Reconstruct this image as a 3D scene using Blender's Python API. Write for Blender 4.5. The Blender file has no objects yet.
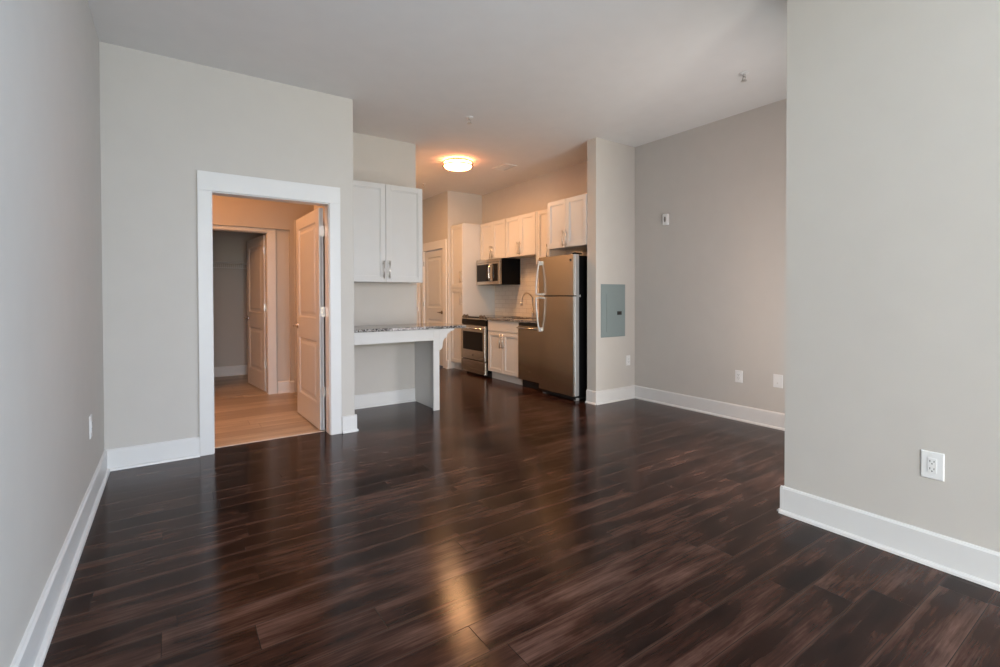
import bpy, bmesh, math, random
from mathutils import Vector, Matrix

C = bpy.context.scene.collection
S = bpy.context.scene
random.seed(7)
PI = math.pi
H = 3.05          # ceiling height

# ------------------------------------------------------------------ camera
cam_data = bpy.data.cameras.new('camera')
cam = bpy.data.objects.new('camera', cam_data)
C.objects.link(cam)
_yaw, _pitch, _roll = math.radians(34.398), math.radians(-0.748), math.radians(-0.127)
_f = Vector((math.sin(_yaw) * math.cos(_pitch), math.cos(_yaw) * math.cos(_pitch), math.sin(_pitch)))
_r0 = Vector((math.cos(_yaw), -math.sin(_yaw), 0))
_u0 = _r0.cross(_f)
_r = math.cos(_roll) * _r0 + math.sin(_roll) * _u0
_u = -math.sin(_roll) * _r0 + math.cos(_roll) * _u0
_m = Matrix((_r, _u, -_f)).transposed().to_4x4()
_m.translation = Vector((0, 0, 1.242))
cam.matrix_world = _m
cam_data.sensor_width = 36.0
cam_data.lens = 36.0 * 480.29 / 1000.0
cam_data.shift_y = -(333.5 - 302.59) / 1000.0
cam_data.clip_start = 0.05
S.camera = cam

# ------------------------------------------------------------------ world, exposure, daylight
S.view_settings.view_transform = 'Standard'
S.view_settings.look = 'None'
S.view_settings.gamma = 1.0
S.view_settings.exposure = 0.15
S.view_settings.use_curve_mapping = False
W = bpy.data.worlds.new('sky')
S.world = W
W.use_nodes = True
W.node_tree.nodes['Background'].inputs[0].default_value = (0.62, 0.78, 1.0, 1)
W.node_tree.nodes['Background'].inputs[1].default_value = 1.0


def area(name, loc, rot, sx, sy, power, col, spread=180):
    l = bpy.data.lights.new(name, 'AREA')
    l.shape = 'RECTANGLE'
    l.size, l.size_y, l.energy, l.color = sx, sy, power, col
    l.spread = math.radians(spread)
    o = bpy.data.objects.new(name, l)
    o.location = loc
    o.rotation_euler = rot
    C.objects.link(o)
    return o


def point(name, loc, power, col, radius=0.1):
    l = bpy.data.lights.new(name, 'POINT')
    l.energy, l.color, l.shadow_soft_size = power, col, radius
    o = bpy.data.objects.new(name, l)
    o.location = loc
    C.objects.link(o)
    return o


# daylight that enters through the big window in the wall behind the camera: level light, high sky, ground bounce
area('window_daylight', (-0.65, -5.25, 1.40), (math.radians(86), 0, 0), 2.0, 2.4, 330, (1.0, 0.95, 0.74))
area('sky_daylight', (-0.65, -7.2, 3.6), (math.radians(58), 0, 0), 2.2, 2.5, 1280, (0.55, 0.63, 1.0))
area('ground_daylight', (-0.65, -5.45, 0.15), (math.radians(140), 0, 0), 2.0, 0.9, 120, (0.35, 0.60, 1.0))
# daylight from the window in the near right-hand wall, behind the camera
area('side_daylight', (3.06, -1.40, 1.50), (PI / 2, 0, PI / 2), 1.8, 1.8, 262, (0.60, 0.79, 1.0))
# daylight from the glazed door of the nook behind the near wall, level and off the ground
area('nook_daylight', (3.50, 1.16, 1.15), (PI / 2, 0, 0), 0.80, 2.0, 26, (1.0, 0.84, 0.80))
area('nook_ground_daylight', (3.50, 1.10, 0.15), (math.radians(140), 0, 0), 0.80, 0.6, 22, (0.80, 0.98, 1.0))
# the bulbs of the kitchen ceiling light, an added hall fill, and the lamp of the bedroom
area('kitchen_lamp', (3.16, 5.60, 2.922), (0, 0, 0), 0.32, 0.32, 25, (1.0, 0.56, 0.26)).data.shape = 'DISK'
area('hall_fill', (2.66, 6.70, 2.99), (0, 0, 0), 0.32, 0.32, 21, (1.0, 0.50, 0.20)).data.shape = 'DISK'  # unseen fill without a fixture, added to brighten the base cabinet fronts
point('bedroom_lamp', (-0.7, 4.95, 2.70), 66, (1.0, 0.43, 0.165), 0.12)


# ------------------------------------------------------------------ materials
def lin(c):
    return tuple(((v / 255) / 12.92 if v / 255 <= 0.04045 else ((v / 255 + 0.055) / 1.055) ** 2.4) for v in c) + (1,)


def mat(name, rgb, rough=0.5, metal=0.0, spec=0.5, bump=0.0, bscale=200, coat=0.0, aniso=0.0):
    m = bpy.data.materials.new(name)
    m.use_nodes = True
    nt = m.node_tree
    b = nt.nodes['Principled BSDF']
    col = rgb if len(rgb) == 4 else lin(rgb)
    b.inputs['Base Color'].default_value = col
    b.inputs['Roughness'].default_value = rough
    b.inputs['Metallic'].default_value = metal
    b.inputs['Specular IOR Level'].default_value = spec
    b.inputs['Coat Weight'].default_value = coat
    b.inputs['Anisotropic'].default_value = aniso
    # slight procedural variation so that no surface is perfectly flat in tone
    tc = nt.nodes.new('ShaderNodeTexCoord')
    nz = nt.nodes.new('ShaderNodeTexNoise')
    nz.inputs['Scale'].default_value = 6
    nz.inputs['Detail'].default_value = 3
    nt.links.new(tc.outputs['Object'], nz.inputs['Vector'])
    mx = nt.nodes.new('ShaderNodeMix')
    mx.data_type = 'RGBA'
    mx.inputs[6].default_value = tuple(v * 0.97 for v in col[:3]) + (1,)
    mx.inputs[7].default_value = tuple(min(1, v * 1.03) for v in col[:3]) + (1,)
    nt.links.new(nz.outputs['Fac'], mx.inputs[0])
    nt.links.new(mx.outputs[2], b.inputs['Base Color'])
    if bump:
        n2 = nt.nodes.new('ShaderNodeTexNoise')
        n2.inputs['Scale'].default_value = bscale
        n2.inputs['Detail'].default_value = 2
        nt.links.new(tc.outputs['Object'], n2.inputs['Vector'])
        bp = nt.nodes.new('ShaderNodeBump')
        bp.inputs['Strength'].default_value = bump
        bp.inputs['Distance'].default_value = 0.001
        nt.links.new(n2.outputs['Fac'], bp.inputs['Height'])
        nt.links.new(bp.outputs['Normal'], b.inputs['Normal'])
    return m


def emit(name, rgb, strength):
    m = bpy.data.materials.new(name)
    m.use_nodes = True
    b = m.node_tree.nodes['Principled BSDF']
    b.inputs['Base Color'].default_value = (0.9, 0.88, 0.84, 1)
    b.inputs['Emission Color'].default_value = tuple(rgb) + (1,)
    b.inputs['Emission Strength'].default_value = strength
    return m


def plank_material(name, width, length, y0, cols, rough, coat, seam, bumpy, gap=0.0014, spec=0.4, con=(0.5, 0.5, 0.4, 0.3), aniso=0.0):
    """wood planks running along X, each with a tone and figure of its own"""
    m = bpy.data.materials.new(name)
    m.use_nodes = True
    nt = m.node_tree
    N, L = nt.nodes, nt.links
    b = N['Principled BSDF']

    def math_(op, a, c=None, v=None):
        n = N.new('ShaderNodeMath')
        n.operation = op
        for i, q in enumerate((a, c)):
            if q is None:
                continue
            if isinstance(q, (int, float)):
                n.inputs[i].default_value = q
            else:
                L.new(q, n.inputs[i])
        return n.outputs[0]

    tc = N.new('ShaderNodeTexCoord')
    sp = N.new('ShaderNodeSeparateXYZ')
    L.new(tc.outputs['Object'], sp.inputs[0])
    X, Y = sp.outputs[0], sp.outputs[1]
    rowf = math_('DIVIDE', math_('SUBTRACT', Y, y0), width)
    row = math_('FLOOR', rowf)
    fy = math_('FRACT', rowf)
    wn = N.new('ShaderNodeTexWhiteNoise')
    wn.noise_dimensions = '1D'
    L.new(row, wn.inputs['W'])
    xs = math_('ADD', math_('DIVIDE', X, length), math_('MULTIPLY', wn.outputs['Value'], 7.3))
    colx = math_('FLOOR', xs)
    fx = math_('FRACT', xs)
    cb = N.new('ShaderNodeCombineXYZ')
    L.new(colx, cb.inputs[0])
    L.new(row, cb.inputs[1])
    wid = N.new('ShaderNodeTexWhiteNoise')
    wid.noise_dimensions = '2D'
    L.new(cb.outputs[0], wid.inputs['Vector'])
    pid = wid.outputs['Value']
    # seam mask
    dy = math_('MULTIPLY', math_('MINIMUM', fy, math_('SUBTRACT', 1.0, fy)), width)
    dx = math_('MULTIPLY', math_('MINIMUM', fx, math_('SUBTRACT', 1.0, fx)), length)
    dmin = math_('MINIMUM', dx, dy)
    mr = N.new('ShaderNodeMapRange')
    mr.inputs[1].default_value = gap * 0.4
    mr.inputs[2].default_value = gap * 1.6
    L.new(dmin, mr.inputs[0])
    plankmask = mr.outputs[0]
    mr2 = N.new('ShaderNodeMapRange')
    mr2.interpolation_type = 'SMOOTHSTEP'
    mr2.inputs[1].default_value = gap * 1.0
    mr2.inputs[2].default_value = 0.013
    mr2.inputs[3].default_value = 1
    mr2.inputs[4].default_value = 0
    L.new(dy, mr2.inputs[0])

    def grain(sx, sy, scale, detail, rgh=0.6, dist=0.0):
        cv = N.new('ShaderNodeCombineXYZ')
        L.new(math_('MULTIPLY', X, sx), cv.inputs[0])
        L.new(math_('MULTIPLY', Y, sy), cv.inputs[1])
        L.new(math_('MULTIPLY', pid, 37.0), cv.inputs[2])
        n = N.new('ShaderNodeTexNoise')
        n.inputs['Scale'].default_value = scale
        n.inputs['Detail'].default_value = detail
        n.inputs['Roughness'].default_value = rgh
        n.inputs['Distortion'].default_value = dist
        L.new(cv.outputs[0], n.inputs['Vector'])
        return n.outputs['Fac']

    fine = grain(1.2, 30, 4, 6, 0.75)
    mid = grain(0.7, 7, 2.2, 5, 0.55, 0.3)
    blot = grain(1.0, 2.6, 2.4, 4, 0.55, 0.5)
    def dev(sock, k):
        return math_('MULTIPLY', math_('SUBTRACT', sock, 0.5), k)
    t = math_('ADD', math_('ADD', dev(fine, con[0]), dev(mid, con[1])), math_('ADD', dev(blot, con[2]), dev(pid, con[3])))
    t = math_('ADD', t, 0.5)
    ramp = N.new('ShaderNodeValToRGB')
    e = ramp.color_ramp.elements
    e[0].position, e[0].color = cols[0][0], cols[0][1]
    e[1].position, e[1].color = cols[-1][0], cols[-1][1]
    for p, c in cols[1:-1]:
        q = e.new(p)
        q.color = c
    L.new(t, ramp.inputs[0])
    edge = N.new('ShaderNodeMix')
    edge.data_type = 'RGBA'
    L.new(math_('MULTIPLY', math_('MULTIPLY', mr2.outputs[0], seam[1]), math_('MULTIPLY', mid, 1.6)), edge.inputs[0])
    L.new(ramp.outputs[0], edge.inputs[6])
    edge.inputs[7].default_value = seam[2]
    mx = N.new('ShaderNodeMix')
    mx.data_type = 'RGBA'
    L.new(plankmask, mx.inputs[0])
    mx.inputs[6].default_value = seam[0]
    L.new(edge.outputs[2], mx.inputs[7])
    L.new(mx.outputs[2], b.inputs['Base Color'])
    L.new(math_('ADD', math_('MULTIPLY', fine, rough[1]), rough[0]), b.inputs['Roughness'])
    b.inputs['Coat Weight'].default_value = coat
    b.inputs['Coat Roughness'].default_value = 0.12
    b.inputs['Specular IOR Level'].default_value = spec
    if aniso:
        b.inputs['Anisotropic'].default_value = aniso
        tg = N.new('ShaderNodeCombineXYZ')
        tg.inputs[1].default_value = 1.0
        L.new(tg.outputs[0], b.inputs['Tangent'])
    h = math_('ADD', math_('MULTIPLY', plankmask, 1.0), math_('ADD', math_('MULTIPLY', fine, 0.35), math_('MULTIPLY', mid, 0.9)))
    bp = N.new('ShaderNodeBump')
    bp.inputs['Strength'].default_value = bumpy
    bp.inputs['Distance'].default_value = 0.0012
    L.new(h, bp.inputs['Height'])
    L.new(bp.outputs['Normal'], b.inputs['Normal'])
    return m


def granite(name):
    m = bpy.data.materials.new(name)
    m.use_nodes = True
    nt = m.node_tree
    N, L = nt.nodes, nt.links
    b = N['Principled BSDF']
    tc = N.new('ShaderNodeTexCoord')
    v = N.new('ShaderNodeTexVoronoi')
    v.inputs['Scale'].default_value = 95
    L.new(tc.outputs['Object'], v.inputs['Vector'])
    n = N.new('ShaderNodeTexNoise')
    n.inputs['Scale'].default_value = 14
    n.inputs['Detail'].default_value = 5
    L.new(tc.outputs['Object'], n.inputs['Vector'])
    sep = N.new('ShaderNodeSeparateColor')
    L.new(v.outputs['Color'], sep.inputs[0])
    a = N.new('ShaderNodeMath')
    a.operation = 'ADD'
    L.new(sep.outputs[0], a.inputs[0])
    L.new(n.outputs['Fac'], a.inputs[1])
    r = N.new('ShaderNodeValToRGB')
    r.color_ramp.interpolation = 'CONSTANT'
    e = r.color_ramp.elements
    e[0].position, e[0].color = 0.0, (0.03, 0.03, 0.034, 1)
    e[1].position, e[1].color = 0.42, (0.10, 0.09, 0.085, 1)
    for p, c in ((0.52, (0.30, 0.28, 0.26, 1)), (0.62, (0.42, 0.41, 0.40, 1)), (0.76, (0.22, 0.17, 0.14, 1)), (0.83, (0.50, 0.49, 0.48, 1))):
        q = e.new(p)
        q.color = c
    h = N.new('ShaderNodeMath')
    h.operation = 'MULTIPLY'
    h.inputs[1].default_value = 0.5
    L.new(a.outputs[0], h.inputs[0])
    h2 = N.new('ShaderNodeMath')
    h2.operation = 'ADD'
    h2.inputs[1].default_value = 0.06
    L.new(h.outputs[0], h2.inputs[0])
    L.new(h2.outputs[0], r.inputs[0])
    L.new(r.outputs[0], b.inputs['Base Color'])
    b.inputs['Roughness'].default_value = 0.08
    return m


def tile_material(name):
    m = bpy.data.materials.new(name)
    m.use_nodes = True
    nt = m.node_tree
    N, L = nt.nodes, nt.links
    b = N['Principled BSDF']
    tc = N.new('ShaderNodeTexCoord')
    sp = N.new('ShaderNodeSeparateXYZ')
    L.new(tc.outputs['Object'], sp.inputs[0])
    cb = N.new('ShaderNodeCombineXYZ')
    L.new(sp.outputs[1], cb.inputs[0])
    L.new(sp.outputs[2], cb.inputs[1])
    br = N.new('ShaderNodeTexBrick')
    br.inputs['Color1'].default_value = (0.72, 0.70, 0.67, 1)
    br.inputs['Color2'].default_value = (0.66, 0.64, 0.61, 1)
    br.inputs['Mortar'].default_value = (0.52, 0.50, 0.475, 1)
    br.inputs['Scale'].default_value = 1
    br.inputs['Mortar Size'].default_value = 0.003
    br.inputs['Mortar Smooth'].default_value = 0.2
    br.inputs['Brick Width'].default_value = 0.19
    br.inputs['Row Height'].default_value = 0.070
    L.new(cb.outputs[0], br.inputs['Vector'])
    L.new(br.outputs['Color'], b.inputs['Base Color'])
    b.inputs['Roughness'].default_value = 0.15
    bp = N.new('ShaderNodeBump')
    bp.inputs['Strength'].default_value = 0.5
    bp.inputs['Distance'].default_value = 0.002
    bp.invert = True
    L.new(br.outputs['Fac'], bp.inputs['Height'])
    L.new(bp.outputs['Normal'], b.inputs['Normal'])
    return m


def steel_material(name, col, rough, axis):
    """brushed steel: fine streaks along one axis"""
    m = bpy.data.materials.new(name)
    m.use_nodes = True
    nt = m.node_tree
    N, L = nt.nodes, nt.links
    b = N['Principled BSDF']
    b.inputs['Metallic'].default_value = 1
    b.inputs['Base Color'].default_value = col
    tc = N.new('ShaderNodeTexCoord')
    mp = N.new('ShaderNodeMapping')
    sc = [260, 260, 260]
    sc[axis] = 2.5
    mp.inputs['Scale'].default_value = sc
    L.new(tc.outputs['Object'], mp.inputs[0])
    n = N.new('ShaderNodeTexNoise')
    n.inputs['Scale'].default_value = 1.0
    n.inputs['Detail'].default_value = 2
    L.new(mp.outputs[0], n.inputs['Vector'])
    mr = N.new('ShaderNodeMapRange')
    mr.inputs[3].default_value = rough - 0.05
    mr.inputs[4].default_value = rough + 0.07
    L.new(n.outputs['Fac'], mr.inputs[0])
    L.new(mr.outputs[0], b.inputs['Roughness'])
    bp = N.new('ShaderNodeBump')
    bp.inputs['Strength'].default_value = 0.06
    bp.inputs['Distance'].default_value = 0.0006
    L.new(n.outputs['Fac'], bp.inputs['Height'])
    L.new(bp.outputs['Normal'], b.inputs['Normal'])
    return m


M = dict(
    wall=mat('wall_paint', (0.577, 0.544, 0.503, 1), 0.75, spec=0.25, bump=0.12, bscale=260),
    ceil=mat('ceiling_paint', (0.78, 0.765, 0.75, 1), 0.9, spec=0.1, bump=0.1, bscale=200),
    trim=mat('trim_paint', (0.73, 0.72, 0.705, 1), 0.38),
    door=mat('door_paint', (0.64, 0.63, 0.61, 1), 0.42),
    cab=mat('cabinet_paint', (0.63, 0.62, 0.605, 1), 0.38),
    plate=mat('plate_plastic', (0.80, 0.80, 0.79, 1), 0.35),
    slot=mat('socket_slot', (0.015, 0.015, 0.015, 1), 0.6),
    nickel=mat('satin_nickel', (0.62, 0.60, 0.57, 1), 0.28, 1.0),
    chrome=mat('chrome', (0.82, 0.82, 0.82, 1), 0.12, 1.0),
    steel=steel_material('brushed_steel', (0.58, 0.545, 0.49, 1), 0.24, 1),
    steel_v=steel_material('brushed_steel_upright', (0.52, 0.475, 0.41, 1), 0.22, 1),
    silver=mat('silver_plastic', (0.55, 0.55, 0.55, 1), 0.35, 0.6),
    black=mat('black_enamel', (0.005, 0.005, 0.0055, 1), 0.4, spec=0.08),
    blackglass=mat('black_glass', (0.006, 0.005, 0.005, 1), 0.08, spec=0.22),
    blackplastic=mat('black_plastic', (0.012, 0.012, 0.012, 1), 0.5),
    panelgrey=mat('grey_panel_paint', (0.235, 0.285, 0.285, 1), 0.42),
    wire=mat('white_wire', (0.72, 0.72, 0.70, 1), 0.4),
    bronze=mat('bronze_hardware', (0.16, 0.12, 0.09, 1), 0.35, 0.9),
    badge=mat('badge_grey', (0.07, 0.07, 0.07, 1), 0.3, 0.5),
    dim=mat('recess_shade', (0.02, 0.02, 0.02, 1), 0.8),
    granite=granite('speckled_granite'),
    tile=tile_material('white_subway_tile'),
    lamp=emit('lit_lamp_glass', (1.0, 0.32, 0.12), 20.0),
    bulb=emit('lit_downlight_lens', (1.0, 0.74, 0.52), 12.0),
    floor=plank_material('dark_plank_floor', 0.154, 1.22, 1.395,
                         [(0.0, (0.0050, 0.0022, 0.0021, 1)), (0.32, (0.0160, 0.0060, 0.0040, 1)), (0.56, (0.038, 0.0150, 0.0096, 1)),
                          (1.0, (0.125, 0.064, 0.046, 1))],
                         (0.12, 0.12), 0.0, ((0.004, 0.002, 0.002, 1), 0.42, (0.12, 0.062, 0.044, 1)), 0.22, gap=0.001, spec=0.16, con=(0.85, 1.05, 1.15, 0.2), aniso=0.7),  # paler long edges: the bevel highlight is put into the plank colour
    oak=plank_material('light_plank_floor', 0.18, 1.22, 0.0,
                       [(0.4, (0.40, 0.31, 0.215, 1)), (0.6, (0.53, 0.43, 0.31, 1)), (0.8, (0.61, 0.50, 0.38, 1))],
                       (0.33, 0.1), 0.0, ((0.16, 0.11, 0.075, 1), 0.25, (0.34, 0.26, 0.18, 1)), 0.1),
)


# ------------------------------------------------------------------ mesh helpers
class MB:
    """collects boxes, tubes, lathes in one bmesh; build() links them as ONE mesh object"""

    def __init__(self):
        self.bm = bmesh.new()

    def box(self, x0, x1, y0, y1, z0, z1, mtx=None):
        co = [(x, y, z) for x in (x0, x1) for y in (y0, y1) for z in (z0, z1)]
        v = [self.bm.verts.new(mtx @ Vector(c) if mtx else c) for c in co]
        for f in ((0, 1, 3, 2), (4, 6, 7, 5), (0, 4, 5, 1), (2, 3, 7, 6), (0, 2, 6, 4), (1, 5, 7, 3)):
            self.bm.faces.new([v[i] for i in f])
        return self

    def prism(self, pts, axis, a, b):
        """extrude a 2-D outline along an axis from a to b"""
        def P(p, t):
            q = [0, 0, 0]
            o = [i for i in range(3) if i != axis]
            q[axis], q[o[0]], q[o[1]] = t, p[0], p[1]
            return q
        v0 = [self.bm.verts.new(P(p, a)) for p in pts]
        v1 = [self.bm.verts.new(P(p, b)) for p in pts]
        self.bm.faces.new(v0)
        self.bm.faces.new(v1[::-1])
        for i in range(len(pts)):
            j = (i + 1) % len(pts)
            self.bm.faces.new((v0[i], v1[i], v1[j], v0[j]))
        return self

    def frustum(self, axis, base, top, r0, r1):
        """rect r0=(a0,a1,b0,b1) at level base to rect r1 at level top, along an axis"""
        def P(a, b, t):
            q = [0, 0, 0]
            o = [i for i in range(3) if i != axis]
            q[axis], q[o[0]], q[o[1]] = t, a, b
            return q
        v0 = [self.bm.verts.new(P(a, b, base)) for a, b in ((r0[0], r0[2]), (r0[1], r0[2]), (r0[1], r0[3]), (r0[0], r0[3]))]
        v1 = [self.bm.verts.new(P(a, b, top)) for a, b in ((r1[0], r1[2]), (r1[1], r1[2]), (r1[1], r1[3]), (r1[0], r1[3]))]
        self.bm.faces.new(v0)
        self.bm.faces.new(v1[::-1])
        for i in range(4):
            j = (i + 1) % 4
            self.bm.faces.new((v0[i], v1[i], v1[j], v0[j]))
        return self

    def tube(self, pts, r, n=10, close=False, radii=None):
        pts = [Vector(p) for p in pts]
        rings = []
        N = len(pts)
        up = None
        for i, p in enumerate(pts):
            if close:
                d = (pts[(i + 1) % N] - pts[i - 1]).normalized()
            else:
                d = (pts[min(i + 1, N - 1)] - pts[max(i - 1, 0)]).normalized()
            if up is None:
                up = Vector((0, 0, 1)) if abs(d.z) < 0.9 else Vector((1, 0, 0))
            s = d.cross(up).normalized()
            up = s.cross(d).normalized()
            rr = radii[i] if radii else r
            rings.append([self.bm.verts.new(p + rr * (math.cos(2 * PI * k / n) * s + math.sin(2 * PI * k / n) * up)) for k in range(n)])
        for i in range(N if close else N - 1):
            a, b = rings[i], rings[(i + 1) % N]
            for k in range(n):
                l = (k + 1) % n
                self.bm.faces.new((a[k], a[l], b[l], b[k]))
        if not close:
            self.bm.faces.new(rings[0])
            self.bm.faces.new(rings[-1][::-1])
        return self

    def lathe(self, prof, n=32, mtx=None):
        """prof: (r, z) pairs spun round Z; capped where it does not reach the axis"""
        rings = []
        for r, z in prof:
            rings.append([self.bm.verts.new((mtx @ Vector(q)) if mtx else q) for q in
                          [(max(r, 1e-5) * math.cos(2 * PI * k / n), max(r, 1e-5) * math.sin(2 * PI * k / n), z) for k in range(n)]])
        for i in range(len(rings) - 1):
            a, b = rings[i], rings[i + 1]
            for k in range(n):
                l = (k + 1) % n
                self.bm.faces.new((a[k], a[l], b[l], b[k]))
        self.bm.faces.new(rings[0][::-1])
        self.bm.faces.new(rings[-1])
        return self

    def build(self, name, material, parent=None, bevel=0.0, seg=2, smooth=False, loc=None):
        bmesh.ops.recalc_face_normals(self.bm, faces=self.bm.faces)
        org = Vector(loc) if loc is not None else (Vector(parent['_o']) if parent is not None and '_o' in parent else Vector((0, 0, 0)))
        if parent is None and loc is None:
            org = Vector((0, 0, 0))
        bmesh.ops.translate(self.bm, verts=self.bm.verts, vec=-org)
        me = bpy.data.meshes.new(name)
        self.bm.to_mesh(me)
        self.bm.free()
        me.materials.append(material)
        if smooth:
            for p in me.polygons:
                p.use_smooth = True
        o = bpy.data.objects.new(name, me)
        C.objects.link(o)
        if parent is not None:
            o.parent = parent
        else:
            o.location = org
        o['_o'] = tuple(org)
        if bevel:
            bv = o.modifiers.new('bevel', 'BEVEL')
            bv.width, bv.segments, bv.limit_method, bv.angle_limit = bevel, seg, 'ANGLE', math.radians(40)
            if smooth:
                bv.harden_normals = False
        return o


def thing(name, label, cat, loc, group=None):
    o = bpy.data.objects.new(name, None)
    C.objects.link(o)
    o.location = loc
    o.empty_display_size = 0.05
    o['_o'] = tuple(loc)
    tag(o, label, cat, group)
    return o


def tag(o, label, cat, group=None):
    o['label'], o['category'] = label, cat
    if group:
        o['group'] = group
    return o


def struct(name, mb, material, bevel=0.0, **k):
    o = mb.build(name, material, None, bevel, **k)
    o['kind'] = 'structure'
    return o


def B(*a):
    return MB().box(*a)


# ------------------------------------------------------------------ room shell
XL, XR, Y1, Y2, YR = -0.403, 4.67, 4.416, 5.288, -5.10
XW, YL = -2.40, -2.30          # behind the camera the room widens to the left
YT = 4.575                       # where the dark floor meets the light one, in the doorway
f_ = MB()
f_.box(XL - .1, XR + .1, YR - .1, Y1 + .002, -.1, 0)
f_.box(XW - .1, XL - .1, YR - .1, YL + .02, -.1, 0)
f_.box(0.27, 1.172, Y1 + .002, YT, -.1, 0)
f_.box(1.335, XR + .1, Y1 + .002, 8.75, -.1, 0)
struct('floor', f_, M['floor'])
f_ = MB()
f_.box(-2.6, 1.335, YT, 5.35, -.1, 0)
f_.box(-2.6, 2.30, 5.35, 6.77, -.1, 0)
struct('floor_bedroom', f_, M['oak'])
struct('floor_closet', B(-0.6, 1.30, 6.77, 8.75, -.1, 0), M['oak'])
struct('ceiling', B(-2.8, XR + .2, YR - .12, 9.0, H, H + .1), M['ceil'])

struct('wall_left', B(XL - .12, XL, YL, Y1 + .12, 0, H), M['wall'])
struct('wall_corner', B(XW, XL - .12, YL, YL + .12, 0, H), M['wall'])
struct('wall_far_left', B(XW - .12, XW, YR - .12, YL + .12, 0, H), M['wall'])
# doorway wall: opening x 0.265..1.175, up to z 2.085
w = MB()
w.box(XL, 0.255, Y1, 4.54, 0, H)
w.box(1.185, 1.391, Y1, 4.54, 0, H)
w.box(0.255, 1.185, Y1, 4.54, 2.095, H)
struct('wall_back', w, M['wall'])
struct('wall_bedroom_side', B(1.275, 1.391, 4.54, 5.40, 0, H), M['wall'])
struct('wall_niche', B(1.391, 2.412, Y2, 5.40, 0, H), M['wall'])
struct('wall_hall_left', B(2.29, 2.412, 5.40, 8.4, 0, H), M['wall'])
struct('wall_partition', B(4.006, XR, 3.91, 4.05, 0, H), M['wall'])
struct('wall_right', B(XR, XR + .12, 1.2, 4.05, 0, H), M['wall'])
KX = 4.61
struct('wall_kitchen', B(KX, XR + .12, 4.05, 7.42, 0, H), M['wall'])
struct('wall_pantry', B(3.917, KX, 7.30, 7.42, 0, H), M['wall'])
w = MB()
w.box(3.917, 4.03, 8.235, 8.40, 0, H)
w.box(3.917, 4.03, 7.455, 8.235, 2.09, H)
w.box(3.917, 4.03, 7.42, 7.455, 0, H)
struct('wall_hall_right', w, M['wall'])
w = MB()
w.box(2.29, 2.97, 8.40, 8.52, 0, H)
w.box(2.97, 3.895, 8.40, 8.52, 2.095, H)
w.box(3.895, 4.5, 8.40, 8.52, 0, H)
struct('wall_hall_end', w, M['wall'])
w = MB()
w.box(2.888, 3.01, -0.48, 1.339, 0, H)
w.box(2.888, 3.01, YR, -2.32, 0, H)
w.box(2.888, 3.01, -2.32, -0.48, 0, 0.58)
w.box(2.888, 3.01, -2.32, -0.48, 2.42, H)
struct('wall_near', w, M['wall'])
w = MB()
for y in (-2.32, -1.43, -0.54):
    w.box(2.93, 2.98, y, y + .06, 0.58, 2.42)
w.box(2.93, 2.98, -2.32, -0.48, 2.36, 2.42)
w.box(2.93, 2.98, -2.32, -0.48, 0.58, 0.64)
struct('window_3', w, M['trim'])
w = MB()
w.box(3.01, 3.08, 1.20, 1.339, 0, H)
w.box(3.92, XR, 1.20, 1.339, 0, H)
w.box(3.08, 3.92, 1.20, 1.339, 2.20, H)
struct('wall_nook', w, M['wall'])
w = MB()
for x in (3.08, 3.86):
    w.box(x, x + .06, 1.22, 1.28, 0, 2.20)
w.box(3.08, 3.92, 1.22, 1.28, 2.14, 2.20)
w.box(3.08, 3.92, 1.22, 1.28, 0, 0.10)
struct('window_2', w, M['trim'])
# wall behind the camera with the large window that lights the room
w = MB()
w.box(XW, -1.7, YR - .12, YR, 0, H)
w.box(0.40, 2.888, YR - .12, YR, 0, H)
w.box(-1.7, 0.40, YR - .12, YR, 2.65, H)
w.box(-1.7, 0.40, YR - .12, YR, 0, 0.10)
struct('wall_rear', w, M['wall'])
w = MB()
for x in (-1.7, -0.68, 0.34):
    w.box(x, x + .06, YR - .10, YR - .04, 0.10, 2.65)
w.box(-1.7, 0.40, YR - .10, YR - .04, 2.59, 2.65)
w.box(-1.7, 0.40, YR - .10, YR - .04, 0.10, 0.16)
struct('window_1', w, M['trim'])
# bedroom: closet wall with a shallow drop in front of it
struct('wall_bedroom_left', B(-2.6, -2.5, 4.54, 6.83, 0, H), M['wall'])
struct('wall_bedroom_front', B(-2.6, XL - .12, 4.44, 4.54, 0, H), M['wall'])
w = MB()
w.box(-2.5, 0.14, 6.71, 6.83, 0, H)
w.box(1.02, 1.28, 6.71, 6.83, 0, H)
w.box(0.14, 1.02, 6.71, 6.83, 2.075, H)
struct('wall_closet_front', w, M['wall'])
w = MB()
w.box(1.27, 1.40, 6.65, 6.83, 0, H)
w.box(2.15, 2.29, 6.65, 6.83, 0, H)
w.box(1.40, 2.15, 6.65, 6.83, 2.10, H)
w.box(-2.5, 1.27, 6.65, 6.71, 2.105, H)
struct('wall_bedroom_far', w, M['wall'])
struct('wall_closet_back', B(-0.7, 1.35, 8.66, 8.76, 0, H), M['wall'])
struct('wall_closet_left', B(-0.8, -0.7, 6.83, 8.76, 0, H), M['wall'])
struct('wall_closet_right', B(1.25, 1.35, 6.83, 8.66, 0, H), M['wall'])


# ------------------------------------------------------------------ baseboards (profile swept along a wall)
def base_profile(hgt=0.152, t=0.016, shoe=0.019):
    p = [(0, 0), (t + shoe * .95, 0), (t + shoe * .85, shoe * .55), (t + shoe * .5, shoe * .88), (t, shoe), (t, hgt - .012), (t * .55, hgt - .002), (0.0, hgt)]
    return p


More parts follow.
